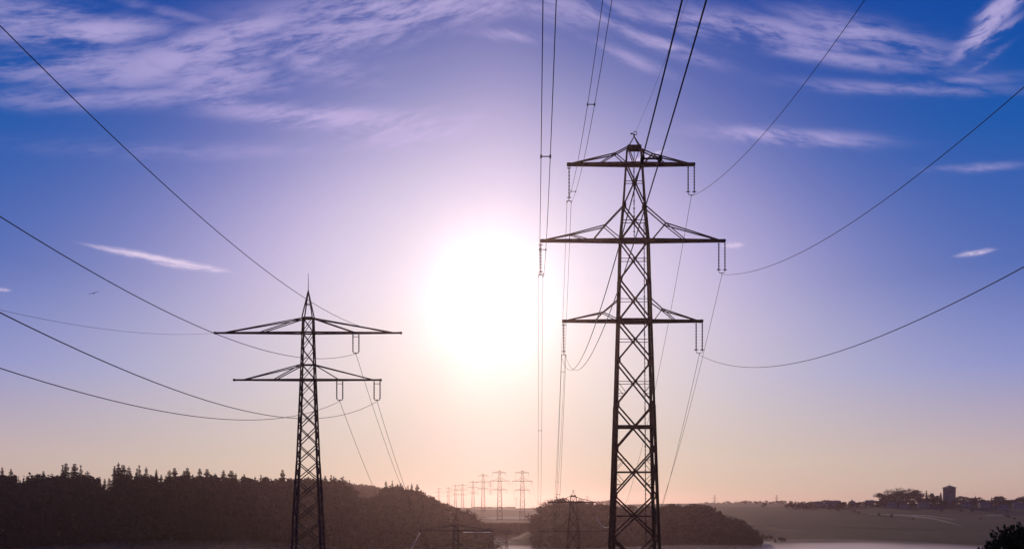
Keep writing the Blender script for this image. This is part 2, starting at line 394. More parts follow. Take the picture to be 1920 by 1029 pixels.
# ------------------------------------------------------------------ lattice pylons
YR, YL = 102.0, 86.0
sR, sL = F / YR, F / YL            # photo pixels per metre at each near pylon
def lerp_tab(tab, z):
    tab = sorted(tab)
    if z <= tab[0][0]:
        (z0, a0), (z1, a1) = tab[0], tab[1]; return a0 + (z - z0) * (a1 - a0) / (z1 - z0)
    for (z0, a0), (z1, a1) in zip(tab, tab[1:]):
        if z <= z1: return a0 + (z - z0) * (a1 - a0) / (z1 - z0)
    return tab[-1][1]
def insul(parent, x, zt, zb, twin=.0, rod=.085):
    """porcelain strings between arm and conductor, one or two side by side"""
    mbs = MB(); fit = MB()
    xs = (x,) if not twin else (x - twin / 2, x + twin / 2)
    for xx in xs:
        pts, rad = [], []
        n = 9
        for k in range(n):
            z0 = zt + (zb - zt) * k / n; z1 = zt + (zb - zt) * (k + 1) / n; d = (z1 - z0)
            pts += [(xx, 0, z0), (xx, 0, z0 + d * .45), (xx, 0, z0 + d * .5), (xx, 0, z0 + d * .8), (xx, 0, z0 + d * .85)]
            rad += [rod * .7, rod * .7, rod * 1.25, rod * 1.25, rod * .7]
        pts.append((xx, 0, zb)); rad.append(rod * .7)
        mbs.tube(pts, rad, 8)
        for zz in ((zb,) if twin else (zb, zt - .25)):     # arcing horns
            fit.tube([(xx - .26, 0, zz + .05), (xx - .14, 0, zz), (xx + .14, 0, zz), (xx + .26, 0, zz + .05)], .05, 6)
    if twin:
        r = twin / 2
        fit.tube([(x - r, 0, zb - .02), (x - r, 0, zb - .22), (x - r * .7, 0, zb - .38), (x + r * .7, 0, zb - .38), (x + r, 0, zb - .22), (x + r, 0, zb - .02)], .04, 6)
        fit.tube([(x, 0, zb - .36), (x, 0, zb - .6)], .045, 6)
    else:
        fit.bar((x, 0, zb), (x, 0, zb - .4), .07)
        fit.bar((x - .27, 0, zb - .4), (x + .27, 0, zb - .4), .07)
        for s_ in (-1, 1): fit.box((x + s_ * .265, 0, zb - .55), (.1, .16, .26))
    o = mbs.build('insulator', M_insul, parent)
    fit.build('insulator_fitting', M_steel, o)
def face_bars(mb, hwf, hdf, z0, z1, w, both=True, mode='X'):
    a0, a1, d0, d1 = hwf(z0), hwf(z1), hdf(z0), hdf(z1)
    for s in (-1, 1):
        mb.bar((-a0, s * d0, z0), (a1, s * d1, z1), w, w * .5); mb.bar((a0, s * (d0 + .03), z0), (-a1, s * (d1 + .03), z1), w, w * .5)
        mb.bar((s * a0, -d0, z0), (s * a1, d1, z1), w * .8, w * .5); mb.bar((s * (a0 + .03), d0, z0), (s * (a1 + .03), -d1, z1), w * .8, w * .5)
def build_R(H_below, label, group, detail=True, thick=1.0):
    """three-arm pylon; local origin at its foot, H_below metres of leg under the eye level of the photo"""
    base = H_below
    zz = lambda y: (945 - y) / sR + base
    xx = lambda p: (p - 1189) / sR
    W = [(zz(274), .88), (zz(308), 1.04), (zz(387), 1.40), (zz(451), 1.80), (zz(602), 2.06), (zz(931), 2.68), (zz(1029), 2.90)]
    D = [(zz(274), .30), (zz(308), .36), (zz(387), .48), (zz(451), .60), (zz(602), .85), (zz(760), 1.25), (zz(931), 1.72), (zz(1029), 2.0)]
    hw = lambda z: lerp_tab(W, z); hd = lambda z: lerp_tab(D, z)
    root = empty('high_voltage_pylon', (0, 0, 0), label, 'pylon', group)
    mb = MB()
    ys = [280, 308, 387, 451, 526, 602, 677, 760, 843, 929, 1007]
    zs = [zz(y) for y in ys]
    while zs[-1] > 6.5: zs.append(zs[-1] - 5.8)
    zs.append(0.0)
    for k in range(len(zs) - 1):
        z1, z0 = zs[k], zs[k + 1]
        lw = (.17 if k < 2 else .26 if k < 4 else .32 if k < 7 else .40) * thick
        for sx in (-1, 1):
            for sy in (-1, 1):
                if detail: mb.angle((sx * hw(z0), sy * hd(z0), z0), (sx * hw(z1), sy * hd(z1), z1), lw, sx=-sx, sy=sy)
                else: mb.bar((sx * hw(z0), sy * hd(z0), z0), (sx * hw(z1), sy * hd(z1), z1), lw)
        dw = (.10 if k < 1 else .17 if k < 4 else .2) * thick
        if k == 0:
            for s in (-1, 1):
                mb.bar((-hw(z1) * .75, s * hd(z1), z1), (0, s * hd(z0), z0), .1); mb.bar((hw(z1) * .75, s * hd(z1), z1), (0, s * hd(z0), z0), .1)
            mb.bar((0, 0, z1), (0, 0, z0), .07)
        else: face_bars(mb, hw, hd, z0, z1, dw)
        if detail and k >= 1:
            zc = z0 + (z1 - z0) * hw(z0) / (hw(z0) + hw(z1)) if True else 0
            zc = (z0 * hw(z1) + z1 * hw(z0)) / (hw(z0) + hw(z1))
            hwm, hdm = hw(zc), hd(zc)
            tk = .26 if k == 7 else .07 if k < 8 else .12
            for s in (-1, 1):
                mb.bar((-hwm, s * hdm, zc), (hwm, s * hdm, zc), tk)
                mb.box((0, s * hdm, zc), (.42, .05, .42))
                mb.bar((s * hwm, -hdm, zc), (s * hwm, hdm, zc), .07)
            for s in (-1, 1):                              # gusset plates at the legs
                for sy in (-1, 1): mb.box((s * (hw(z0) - .12), sy * (hd(z0) + .02), z0), (.42, .05, .6))
            if k in (6, 8, 10):                            # secondary bracing
                for s in (-1, 1):
                    for sy in (-1, 1):
                        za, zb_ = zc - (z1 - z0) * .27, zc + (z1 - z0) * .27
                        for zq in (za, zb_):
                            if k == 6 and zq == zb_: continue
                            f = .48
                            mb.bar((s * hw(zq), sy * hd(zq), zq), (s * hw(zq) * f, sy * hd(zq), zq), .06)
                            mb.bar((s * hw(zc), sy * hd(zc), zc + .02), (s * hw(zq) * f, sy * hd(zq), zq), .055)
    mb.build('lattice_body', M_steel, root)
    # head: cap and peak with a ring
    cap = MB(); cap.box((0, 0, zz(278)), (1.76, .8, .56)); cap.box((xx(1205), 0, zz(284)), (.5, .4, .3)); cap.build('head_plate', M_steel, root)
    pk = MB()
    for s in (-1, 1):
        for sy in (-1, 1): pk.bar((s * .68, sy * .25, zz(274)), (0, 0, zz(256)), .1)
    pk.box((0, 0, zz(254.5)), (.16, .16, .35))
    if detail:
        c = Vector((.14, 0, zz(250))); pk.tube([c + Vector((math.cos(a) * .22, 0, math.sin(a) * .22)) for a in [i * math.pi / 7 - 1.9 for i in range(14)]], .045, 5)
        pk.box((-.32, 0, zz(251)), (.28, .14, .14))
        pk.bar((-.32, 0, zz(251)), (0, 0, zz(253.5)), .05)
    pk.build('earth_wire_peak', M_steel, root)
    def arm(zc, xl, xr, ytop, nodes, subs, hdep, cw):
        a = MB(); z = zz(zc); cw = cw * (1 + (thick - 1) * .8)
        for s in (-1, 1):
            a.bar((xx(xl), s * .08, z), (0, s * hdep, z), cw); a.bar((0, s * hdep, z), (xx(xr), s * .08, z), cw)
            n = 9
            for k in range(n):                           # plan bracing between the two chords
                t0, t1 = k / n, (k + 1) / n
                for X in (xx(xl), xx(xr)):
                    d0 = hdep + (.08 - hdep) * t0; d1 = hdep + (.08 - hdep) * t1
                    a.bar((X * t0, -s * d0, z), (X * t1, s * d1, z), .09)
        a.box((0, 0, z), (2 * hw(z) + .1, 2 * hd(z) + .1, .42 * (cw / .3)))
        a.bar((xx(xl), 0, z), (xx(xl) + .5, 0, z), cw * 1.25); a.bar((xx(xr), 0, z), (xx(xr) - .5, 0, z), cw * 1.25)
        for side, chain in nodes:
            for s in (-1, 1):
                pts = [Vector((xx(p), s * (hd(zz(y)) if k == 0 else hdep * (1 - abs(xx(p)) / abs(xx(xl if side < 0 else xr))) + .04), zz(y))) for k, (p, y) in enumerate(chain)]
                for p, q in zip(pts, pts[1:]): a.bar(p, q, .12 * thick)
        for p1, y1, p2, y2 in subs:
            X = xx(xl) if p1 < 1189 else xx(xr)
            for s in (-1, 1):
                d1 = hdep * (1 - xx(p1) / X) + .04; d2 = hdep * (1 - xx(p2) / X) + .04
                a.bar((xx(p1), s * d1, zz(y1)), (xx(p2), s * d2, zz(y2)), .095 * thick)
            a.bar((xx(p1), -d1, zz(y1)), (xx(p1), d1, zz(y1)), .15)
        a.build('crossarm', M_steel, root)
    arm(308.5, 1063, 1303, 274, [(-1, [(1177, 276), (1153, 289), (1070, 307)]), (1, [(1202, 281), (1222, 290), (1292, 307)])],
        [(1153, 289, 1174, 307), (1153, 289, 1124, 307), (1222, 290, 1207, 307), (1222, 290, 1246, 307)], .42, .30)
    arm(451.5, 1013, 1360, 387, [(-1, [(1168, 387), (1133, 424), (1069, 440), (1020, 450)]), (1, [(1209, 387), (1247, 420), (1348, 450)])],
        [(1133, 424, 1164, 450), (1133, 424, 1112, 450), (1069, 440, 1103, 450), (1069, 440, 1067, 450), (1247, 420, 1222, 450), (1247, 420, 1284, 450)], .62, .29)
    arm(602, 1054, 1318, 562, [(-1, [(1159, 562), (1130, 586), (1060, 601)]), (1, [(1219, 562), (1241, 580), (1308, 601)])],
        [(1130, 586, 1161, 601), (1130, 586, 1116, 601), (1241, 580, 1226, 601), (1241, 580, 1266, 601)], .62, .30)
    for (px, ya, yb, tw) in ((1067, 312, 371, 0), (1014, 456, 510, 0), (1057, 606, 659, 0), (1296, 311, 360, .78), (1353.5, 455, 506, .78), (1311, 605, 656, .78)):
        insul(root, xx(px), zz(ya), zz(yb), tw)
    if detail:
        ld_ = MB()
        for xa, y0, y1 in ((1187.5, 310, 452), (1206, 420, 1029)):
            z1, z0 = zz(y0), (zz(y1) if y1 < 1029 else .5)
            yv = lambda z: -hd(z) - .12
            n = 10
            for k in range(n):
                a, b2 = z0 + (z1 - z0) * k / n, z0 + (z1 - z0) * (k + 1) / n
                ld_.bar((xx(xa), yv(a), a), (xx(xa), yv(b2), b2), .085)
                ld_.box((xx(xa), yv(a), a), (.16, .1, .2))
            z = z0
            while z < z1 - .1:
                ld_.bar((xx(xa) - .16, yv(z), z), (xx(xa) + .16, yv(z), z), .03); z += .5
        ld_.build('climbing_ladder', M_steel, root)
    return root
def build_L(H_below, label, group, detail=True, thick=1.0):
    base = H_below
    zz = lambda y: (945 - y) / sL + base
    xx = lambda p: (p - 578) / sL
    W = [(zz(545), .03), (zz(596), .55), (zz(708), .74), (zz(790), .92), (zz(870), 1.10), (zz(960), 1.40), (zz(1029), 1.54)]
    hw = lambda z: lerp_tab(W, z); hd = lambda z: hw(z) * .6
    root = empty('high_voltage_pylon', (0, 0, 0), label, 'pylon', group)
    mb = MB()
    ys = [596, 624, 653.5, 683, 711, 740, 770, 801, 834, 867, 901, 938, 977, 1016]
    zs = [zz(y) for y in ys]
    while zs[-1] > 3: zs.append(zs[-1] - 2.4)
    zs.append(0)
    for k in range(len(zs) - 1):
        z1, z0 = zs[k], zs[k + 1]
        lw = (.14 if k < 4 else .18 if k < 9 else .22) * thick
        for sx in (-1, 1):
            for sy in (-1, 1):
                if detail: mb.angle((sx * hw(z0), sy * hd(z0), z0), (sx * hw(z1), sy * hd(z1), z1), lw, sx=-sx, sy=sy)
                else: mb.bar((sx * hw(z0), sy * hd(z0), z0), (sx * hw(z1), sy * hd(z1), z1), lw)
        face_bars(mb, hw, hd, z0, z1, (.07 if k < 6 else .10) * thick)
        if detail:
            for s in (-1, 1):
                for sy in (-1, 1): mb.box((s * (hw(z0) - .05), sy * (hd(z0) + .015), z0), (.2, .03, .26))
    mb.build('lattice_body', M_steel2, root)
    pk = MB()
    for s in (-1, 1):
        for sy in (-1, 1): pk.bar((s * .55, sy * .5, zz(596)), (0, 0, zz(545)), .11)
        pk.bar((-.29, s * .27, zz(570.5)), (.29, s * .27, zz(570.5)), .07); pk.bar((s * .29, -.27, zz(570.5)), (s * .29, .27, zz(570.5)), .07)
        pk.bar((-.56, s * .52, zz(596.5)), (.56, s * .52, zz(596.5)), .1)
    pk.tube([(0, 0, zz(548)), (0, 0, zz(512))], [.045, .02], 6)
    pk.build('earth_wire_peak', M_steel2, root)
    for (yc, xl, xr, ya, chl) in ((624, 403, 752, 597, ((424, 490), (735, 664))), (712, 439, 714, 684, ((460, 516), (697, 635)))):
        a = MB(); z = zz(yc)
        for s in (-1, 1):
            a.bar((xx(xl), s * .06, z), (0, s * .5, z), .15 * thick); a.bar((0, s * .5, z), (xx(xr), s * .06, z), .15 * thick)
            n = 8
            for k in range(n):
                t0, t1 = k / n, (k + 1) / n
                for X in (xx(xl), xx(xr)):
                    a.bar((X * t0, -s * (.5 - .44 * t0), z), (X * t1, s * (.5 - .44 * t1), z), .05)
            for sd_, (p1, p2) in zip((-1, 1), chl):
                X = xx(xl) if sd_ < 0 else xx(xr)
                for p in (p1, p2):
                    a.bar((sd_ * hw(zz(ya)), s * hd(zz(ya)), zz(ya)), (xx(p), s * (.5 - .44 * xx(p) / X), zz(yc - 1)), .09 * thick)
        a.box((0, 0, zz(ya)), (2 * hw(zz(ya)) + .06, 2 * hd(zz(ya)) + .06, .07))
        a.box((xx(xl), 0, z), (.2, .2, .24)); a.box((xx(xr), 0, z), (.2, .2, .24))
        a.build('crossarm', M_steel2, root)
    for px, yt, yb in ((667.3, 626, 659), (637, 714, 747), (707, 714, 747)):
        mbs = MB(); fit = MB(); x = xx(px); zt, zb = zz(yt), zz(yb)
        for s in (-1, 1):
            X = x + s * .32; n = 7; pts, rad = [], []
            for k in range(n):
                z0 = zt + (zb - zt) * k / n; d = (zb - zt) / n
                pts += [(X, 0, z0), (X, 0, z0 + d * .4), (X, 0, z0 + d * .5), (X, 0, z0 + d * .8), (X, 0, z0 + d * .9)]; rad += [.05, .05, .085, .085, .05]
            mbs.tube(pts + [(X, 0, zb)], rad + [.035], 8)
        fit.bar((x - .32, 0, zt - .3), (x + .32, 0, zt - .3), .05)
        fit.tube([(x - .32, 0, zb), (x - .25, 0, zb - .14), (x + .25, 0, zb - .14), (x + .32, 0, zb)], .05, 6)
        fit.tube([(x, 0, zb - .1), (x, 0, zb - .32)], .05, 6)
        o = mbs.build('insulator', M_insul, root); fit.build('insulator_fitting', M_steel2, o)
    return root

XR1 = (1189 - CX) / F * YR; XL1 = (578 - CX) / F * YL
def place(root, x, y, zeye):
    """zeye: height at which the pylon's photo eye line stands"""
    root.location = (x, y, zeye); return root
gR1 = gz(XR1, YR); R1 = build_R(-gR1, 'tall three armed lattice pylon standing nearest, right of the sun', 'pylons of the three armed line'); place(R1, XR1, YR, gR1)
gL1 = gz(XL1, YL); L1 = build_L(-gL1, 'slender two armed lattice pylon standing nearest, left of the sun', 'pylons of the two armed line'); place(L1, XL1, YL, gL1)
# next pylons down in the valley
def place_R(px, ytop, Y, label, root=None, H=None, group='pylons of the three armed line', rz=0):
    x = (px - CX) / F * Y; ztop = (HY - ytop) / F * Y           # ytop: row of the peak (256 on the near one)
    eye = ztop - (945 - 256) / sR
    g_ = gz(x, Y)
    if root is None:
        root = build_R(max(eye - g_, 4) if H is None else H, label, group, detail=Y < 400, thick=1.0 if Y < 150 else 1.45)
        root.location = (x, Y, ztop - (945 - 256) / sR - (max(eye - g_, 4) if H is None else H))
    else:
        root = copy_tree(root); root['label'] = label; root['group'] = group
        root.location = (x, Y, ztop - (945 - 256) / sR - H)
    return root
R2 = place_R(1075, 921, 271, 'three armed pylon in the valley, its top level with the horizon')
HF = 12.0
RF = place_R(979.5, 880, 925, 'rightmost and largest of the distant pylons on the far ridge', H=HF)
for px, yt, Y, lab in ((936.8, 880, 935, 'tall distant pylon second from the right on the far ridge'),
                       (906, 887, 1230, 'distant pylon third from the right on the far ridge'),
                       (887, 900, 1480, 'faded distant pylon fourth from the right on the far ridge'),
                       (867, 906, 1680, 'faded distant pylon fifth from the right on the far ridge'),
                       (853.8, 907.5, 1850, 'faint distant pylon sixth from the right on the far ridge'),
                       (840.8, 912, 2050, 'faint distant pylon left of the middle of the far row'),
                       (822.7, 913.5, 2250, 'faint leftmost pylon of the far row above the wooded slope')):
    place_R(px, yt, Y, lab, RF, HF, 'distant pylons on the far ridge')
for px, yt, Y, lab in ((1340, 927, 2900, 'tiny far pylon above the distant wood right of the near pylon'), (1456, 927, 3000, 'tiny far pylon farthest to the right on the horizon'),
                       (1101, 928, 2900, 'tiny far pylon over the wooded hill beside the valley pylon')):
    place_R(px, yt, Y, lab, RF, HF, 'tiny pylons on the horizon')
def place_L(px, ytip, Y, label, root=None, H=None, group='pylons of the two armed line'):
    x = (px - CX) / F * Y; ztip = (HY - ytip) / F * Y; eye = ztip - (945 - 545) / sL; g_ = gz(x, Y)
    if root is None:
        H = max(eye - g_, 4) if H is None else H
        root = build_L(H, label, group, detail=Y < 300, thick=1.0 if Y < 150 else 1.9 if Y < 800 else 1.5)
    else: root = copy_tree(root); root['label'] = label; root['group'] = group
    root.location = (x, Y, eye - H); return root
L2 = place_L(855, 962, 217, 'two armed pylon in the misty valley below the sun')
L3 = place_L(921, 978, 380, 'smaller two armed pylon deeper in the valley mist')
L4 = place_L(950, 986, 560, 'smallest two armed pylon in the valley mist beside the fields')
place_L(919.6, 903, 1900, 'faint slim pylon between the two largest of the far row', H=8.0, group='distant pylons on the far ridge')
place_L(968, 930, 2500, 'tiny slim pylon left of the largest far pylon', H=8.0, group='distant pylons on the far ridge')

# ------------------------------------------------------------------ cables
def span_pts(x0, y0, z0, dirx, y1, b, c, n=44):
    pts = []
    for k in range(n + 1):
        t_ = k / n; Y = y0 + (y1 - y0) * t_; s = Y - y0
        pts.append(Vector((x0 + dirx * s, Y, z0 + b * s + c * s * s)))
    return pts
def cable(label, pts, rad, group=None, mat_=None, name='power_cable', cat='cable'):
    mb = MB(); mb.tube(pts, rad, 6); o = mb.build(name, mat_ or M_cable, smooth=True)
    return tag(o, label, cat, group)
def bundle(label, pts, rad, sep, spacers, group=None):
    root = empty('twin_power_cable', pts[0], label, 'cable', group); o0 = Vector(pts[0])
    for s in (-1, 1):
        mb = MB(); mb.tube([p - o0 + Vector((s * sep / 2, 0, 0)) for p in pts], rad, 6); mb.build('conductor', M_cable, root, smooth=True)
    for Y in spacers:
        i = min(range(len(pts) - 1), key=lambda k: abs((pts[k].y + pts[k + 1].y) / 2 - Y))
        p, q = pts[i], pts[i + 1]; f = (Y - p.y) / (q.y - p.y); c = p.lerp(q, f) - o0
        mb = MB(); mb.bar(c - Vector((sep / 2, 0, 0)), c + Vector((sep / 2, 0, 0)), .045)
        for s in (-1, 1): mb.box(c + Vector((s * sep / 2, 0, 0)), (.1, .22, .12))
        mb.build('spacer', M_steel, root)
    return root
DR = .031; GB = 'cables of the near span of the three armed line'; GF = 'cables running down to the valley'
def RX(px): return (px - CX) / F * YR
def RZ(py): return (HY - py) / F * YR
YB = -40
bR, cR = .295, .0024
bundle('dark twin cables rising almost vertically beside the sun', span_pts(RX(1014), YR, RZ(519), DR, YB, bR, cR, 60), .021, .53, (46, 68.5, 88), GB)
bundle('twin cables rising to the upper left arm of the near right pylon', span_pts(RX(1067), YR, RZ(381), DR, YB, bR, cR, 60), .021, .53, (60.6, 90), GB)
bundle('thickest twin cables crossing in front of the near right pylon', span_pts(RX(1057), YR, RZ(669), DR, YB, bR, cR, 60), .021, .53, (24,), GB)
cable('single cable rising steeply from the upper right arm of the right pylon', span_pts(RX(1296), YR, RZ(369), DR, YB, bR, cR, 60), .024, GB)
cable('long single cable sweeping up from the middle right arm to the right edge', span_pts(RX(1353.5), YR, RZ(515), DR, YB, bR, cR, 60), .024, GB)
cable('lowest single cable sweeping from the bottom right arm to the right edge', span_pts(RX(1311), YR, RZ(665), DR, YB, bR, cR, 60), .024, GB)
cable('thin earth wire rising from the ring on top of the right pylon', span_pts(RX(1189), YR, RZ(253), DR, YB, .20, .0013, 60), .013, GB)
# on to the valley pylon
sp = 271 - YR; dzR = ((HY - 921) / F * 271 - (945 - 256) / sR); X2 = (1075 - CX) / F * 271
cF = .00286
def fwdR(px, py, rad, label, two=False):
    x, z = RX(px), RZ(py); x1 = X2 + (px - 1189) / sR; b = dzR / sp - cF * sp
    pts = span_pts(x, YR, z, (x1 - x) / sp, 271, b, cF, 40)
    if two: bundle(label, pts, rad, .53, (YR + 26, YR + 60), GF)
    else: cable(label, pts, rad, GF)
fwdR(1067, 381, .024, 'pale twin cables hanging from the upper left arm down to the valley', True)
fwdR(1014, 519, .024, 'twin cables hanging from the middle left arm down beside the sun', True)
fwdR(1057, 669, .024, 'twin cables hanging from the lowest left arm into the valley', True)
fwdR(1296, 369, .026, 'thin cable passing behind the arms from the upper right arm downwards')
fwdR(1353.5, 515, .026, 'cable falling from the middle right arm towards the valley')
fwdR(1311, 665, .026, 'cable falling from the lowest right arm towards the valley')
def far_span(p, q, sag, rad, label, group='cables strung over the valley to the far ridge', mt=None):
    n = 40; pts = []
    for k in range(n + 1):
        t_ = k / n; v = p.lerp(q, t_); v.z -= 4 * sag * t_ * (1 - t_); pts.append(v)
    return cable(label, pts, rad, group, mt)
def rpt(root, H, px, py): return Vector(root.location) + Vector(((px - 1189) / sR, 0, (945 - py) / sR + H))
H2 = R2.location.z; h2 = -( (HY - 921) / F * 0 ); 
H2b = ((HY - 921) / F * 271 - (945 - 256) / sR) - R2.location.z
H3b = HF
for px, py, nm in ((1067, 381, 'upper left'), (1014, 519, 'middle left'), (1057, 669, 'lowest left'), (1296, 369, 'upper right'), (1353.5, 515, 'middle right'), (1311, 665, 'lowest right')):
    far_span(rpt(R2, H2b, px, py), rpt(RF, H3b, px, py), 20, .035, 'thin cable from the %s arm of the valley pylon over the mist' % nm)
# two-armed line
GL = 'cables of the near span of the two armed line'
def LP(px, py): return (px - CX) / F * YL, (HY - py) / F * YL
DL = .051
def backL(px, py, obs, rad, label):
    x, z = LP(px, py); rows = []; rhs = []
    for qx, qy in obs:
        u = (qx - CX) / F; Y = (x - DL * YL) / (u - DL); zz_ = (HY - qy) / F * Y; s = Y - YL
        rows.append([s, s * s]); rhs.append(zz_ - z)
    b, c = np.linalg.lstsq(np.array(rows), np.array(rhs), rcond=None)[0]
    cable(label, span_pts(x, YL, z, DL, -25, b, c, 60), rad, GL)
backL(667.3, 663, [(403, 625), (0, 406)], .022, 'dark cable crossing the left end of the upper arm of the left pylon')
backL(707, 752, [(531, 782), (0, 586)], .022, 'dark cable rising to the left edge below the arm height of the left pylon')
backL(637, 752, [(470, 787), (0, 690)], .022, 'lowest cable on the left dipping low before the left pylon')
backL(750, 622, [(653, 604), (510, 514), (350, 385), (0, 49)], .018, 'highest cable on the left reaching the upper corner of the sky')
backL(404, 624, [(300, 626), (0, 581)], .012, 'faint cable running from the left tip of the upper arm to the left edge')
def fwdL(px, py, b, c, label, rad=.024):
    x, z = LP(px, py); cable(label, span_pts(x, YL, z, DL, 217, b, c, 40), rad, GF)
fwdL(667.3, 663, -.605, .00291, 'cable falling from the upper arm of the left pylon over the wood')
fwdL(707, 752, -.60, .0031, 'cable falling from the outer lower arm of the left pylon over the wood')
fwdL(637, 752, -.60, .0031, 'cable falling from the inner lower arm of the left pylon over the wood')
far_span(P(787, 998, 217), P(700, 1090, 160), 2.5, .05, 'bright sunlit cable hanging from the tip of the valley pylon arm', mt=M_sunlit)
far_span(P(1119, 968, 266), P(1143, 986, 255), 1.6, .05, 'bright sunlit jumper loop right of the valley pylon', mt=M_sunlit)
far_span(P(868, 997, 378), P(921, 997, 378), .02, .12, 'bright bar drawn as the sun glint along the arm in the mist', mt=M_sunlit)  # bar added to draw the sunlight catching the pylon arm

# ------------------------------------------------------------------ trees
rng = np.random.default_rng(11)
def conifer_geo(seed, h=22.0, w=3.6, n=26, per=9):
    g = np.random.default_rng(seed); V = []; Fc = []; MI = []
    lean = g.normal(0, .15, 2)
    def tri(a, b_, c, mi): i = len(V); V.extend([a, b_, c]); Fc.append((i, i + 1, i + 2)); MI.append(mi)
    # trunk
    k = 5
    for j in range(k):
        a0, a1 = 2 * math.pi * j / k, 2 * math.pi * (j + 1) / k
        tri((math.cos(a0) * .3, math.sin(a0) * .3, 0), (math.cos(a1) * .3, math.sin(a1) * .3, 0), (lean[0], lean[1], h), 1)
    for q in range(n):
        f = q / n; z = h * (.12 + .86 * f); r = w * (1 - f) ** .8 * (0.65 + .6 * g.random()) + .25
        if g.random() < .15: r *= .5
        for j in range(per):
            a = 2 * math.pi * (j / per) + g.random() * 1.2; rr = r * (.6 + .6 * g.random())
            da = .34 + .2 * g.random(); drop = rr * (.25 + .3 * g.random()); cx, cy = lean * f
            p0 = (cx, cy, z + .35 * h / n)
            p1 = (cx + math.cos(a - da) * rr * .8, cy + math.sin(a - da) * rr * .8, z - drop * .8 - .2)
            p2 = (cx + math.cos(a) * rr, cy + math.sin(a) * rr, z - drop + .5 * g.random())
            p3 = (cx + math.cos(a + da) * rr * .8, cy + math.sin(a + da) * rr * .8, z - drop * .8 - .25)
            tri(p0, p1, p2, 0); tri(p0, p2, p3, 0)
    return np.array(V), Fc, MI
def broad_geo(seed, h=16.0, w=6.0, n=420, leaf=1.1, sparse=0.0, lobes=7):
    g = np.random.default_rng(seed); V = []; Fc = []; MI = []
    def bar(p, q, r0, r1):
        mb = MB(); mb.tube([p, q], [r0, r1], 5, False); i = len(V)
        V.extend([tuple(v) for v in mb.V]); Fc.extend([tuple(a + i for a in f) for f in mb.F]); MI.extend([1] * len(mb.F))
    bar((0, 0, 0), (0, 0, h * .45), .4, .28)
    cs = []
    for k in range(lobes):
        a = g.random() * 6.283; r = w * .55 * math.sqrt(g.random()); z = h * (.42 + .42 * g.random()) - r * .3
        c = np.array([math.cos(a) * r, math.sin(a) * r, z]); cs.append((c, w * (.35 + .25 * g.random()))); bar((0, 0, h * (.3 + .1 * g.random())), tuple(c), .18, .05)
        if sparse:
            for _ in range(6):
                d = g.normal(size=3); d[2] = abs(d[2]) + .6; d /= np.linalg.norm(d); bar(tuple(c), tuple(c + d * w * .5), .07, .02)
    cs.append((np.array([0, 0, h * .78]), w * .42))
    for q in range(int(n * (1 - sparse))):
        c, r = cs[g.integers(len(cs))]; d = g.normal(size=3); d /= np.linalg.norm(d)
        p = c + d * r * (.55 + .5 * g.random()) * np.array([1, 1, .85]); s = leaf * (.5 + g.random())
        a = g.normal(size=3); a /= np.linalg.norm(a); b_ = np.cross(a, g.normal(size=3)); b_ /= np.linalg.norm(b_)
        i = len(V); V.extend([tuple(p + a * s * .6), tuple(p + b_ * s * .5), tuple(p - a * s * .6), tuple(p - b_ * s * .45)])
        Fc.append((i, i + 1, i + 2)); Fc.append((i, i + 2, i + 3)); MI += [0, 0]
    return np.array(V), Fc, MI
CON = [conifer_geo(s, 22, w) for s, w in ((1, 3.4), (2, 4.2), (3, 3.0), (4, 4.8), (5, 2.6))]
BRO = [broad_geo(s, 16, w) for s, w in ((11, 6.0), (12, 7.0), (13, 5.2), (14, 8.0))]
BARE = [broad_geo(s, 18, 6.5, 420, .5, .25, 9) for s in (21, 22)]
def proto(name, geo, mt):
    me = bpy.data.meshes.new(name); me.from_pydata(geo[0].tolist(), [], geo[1]); me.materials.append(mt); me.materials.append(M_bark)
    me.polygons.foreach_set('material_index', np.array(geo[2], dtype=np.int32)); me.update(); return me
CONM = [proto('spruce', g_, M_pine) for g_ in CON]; BROM = [proto('broadleaf', g_, M_leaf) for g_ in BRO]; BAREM = [proto('bare_tree', g_, M_leaf) for g_ in BARE]
def tree(name, me, x, y, h, h0, label, group, sxy=1.0, z=None, cat='tree'):
    o = bpy.data.objects.new(name, me); COL.objects.link(o)
    o.location = (x, y, (gz(x, y) if z is None else z) - .3); s = h / h0
    o.scale = (s * sxy, s * sxy, s); o.rotation_euler = (0, 0, R.random() * 6.28)
    return tag(o, label, cat, group)
def skyl(tab, x):
    return float(np.interp(x, [a for a, _ in tab], [b_ for _, b_ in tab]))
# left wood: skyline rows of the photo
SK = [(-200, 884), (0, 884), (60, 888), (110, 888), (170, 886), (200, 892), (240, 886), (300, 888), (380, 889), (450, 890), (520, 893), (560, 897), (600, 896), (640, 898), (655, 905), (668, 925)]
SK2 = [(668, 931), (690, 928), (712, 926), (720, 908), (745, 906), (770, 910), (800, 922), (825, 936), (850, 948), (880, 955), (900, 978), (915, 992)]
LAB = 'dark spruce in the skyline of the wooded slope on the left'; GRP = 'trees on the skyline of the left wood'
def depth_left(px): return float(np.interp(px, [-200, 0, 450, 660, 700, 900], [585, 585, 600, 640, 670, 740]))
cnt = 0
def put(px, py, Y, kind, label, group, dz=0, sxy=1.0, hmin=7, name=None):
    x = (px - CX) / F * Y; z0 = gz(x, Y); h = max((HY - py) / F * Y - z0 + .3, hmin)
    if kind == 'c': i = R.randrange(5); return tree(name or 'spruce_tree', CONM[i], x, Y, h, 22.0, label, group, sxy)
    if kind == 'b': i = R.randrange(4); return tree(name or 'broadleaf_tree', BROM[i], x, Y, h, 16.0, label, group, sxy)
    i = R.randrange(2); return tree(name or 'bare_tree', BAREM[i], x, Y, h, 18.0, label, group, sxy)
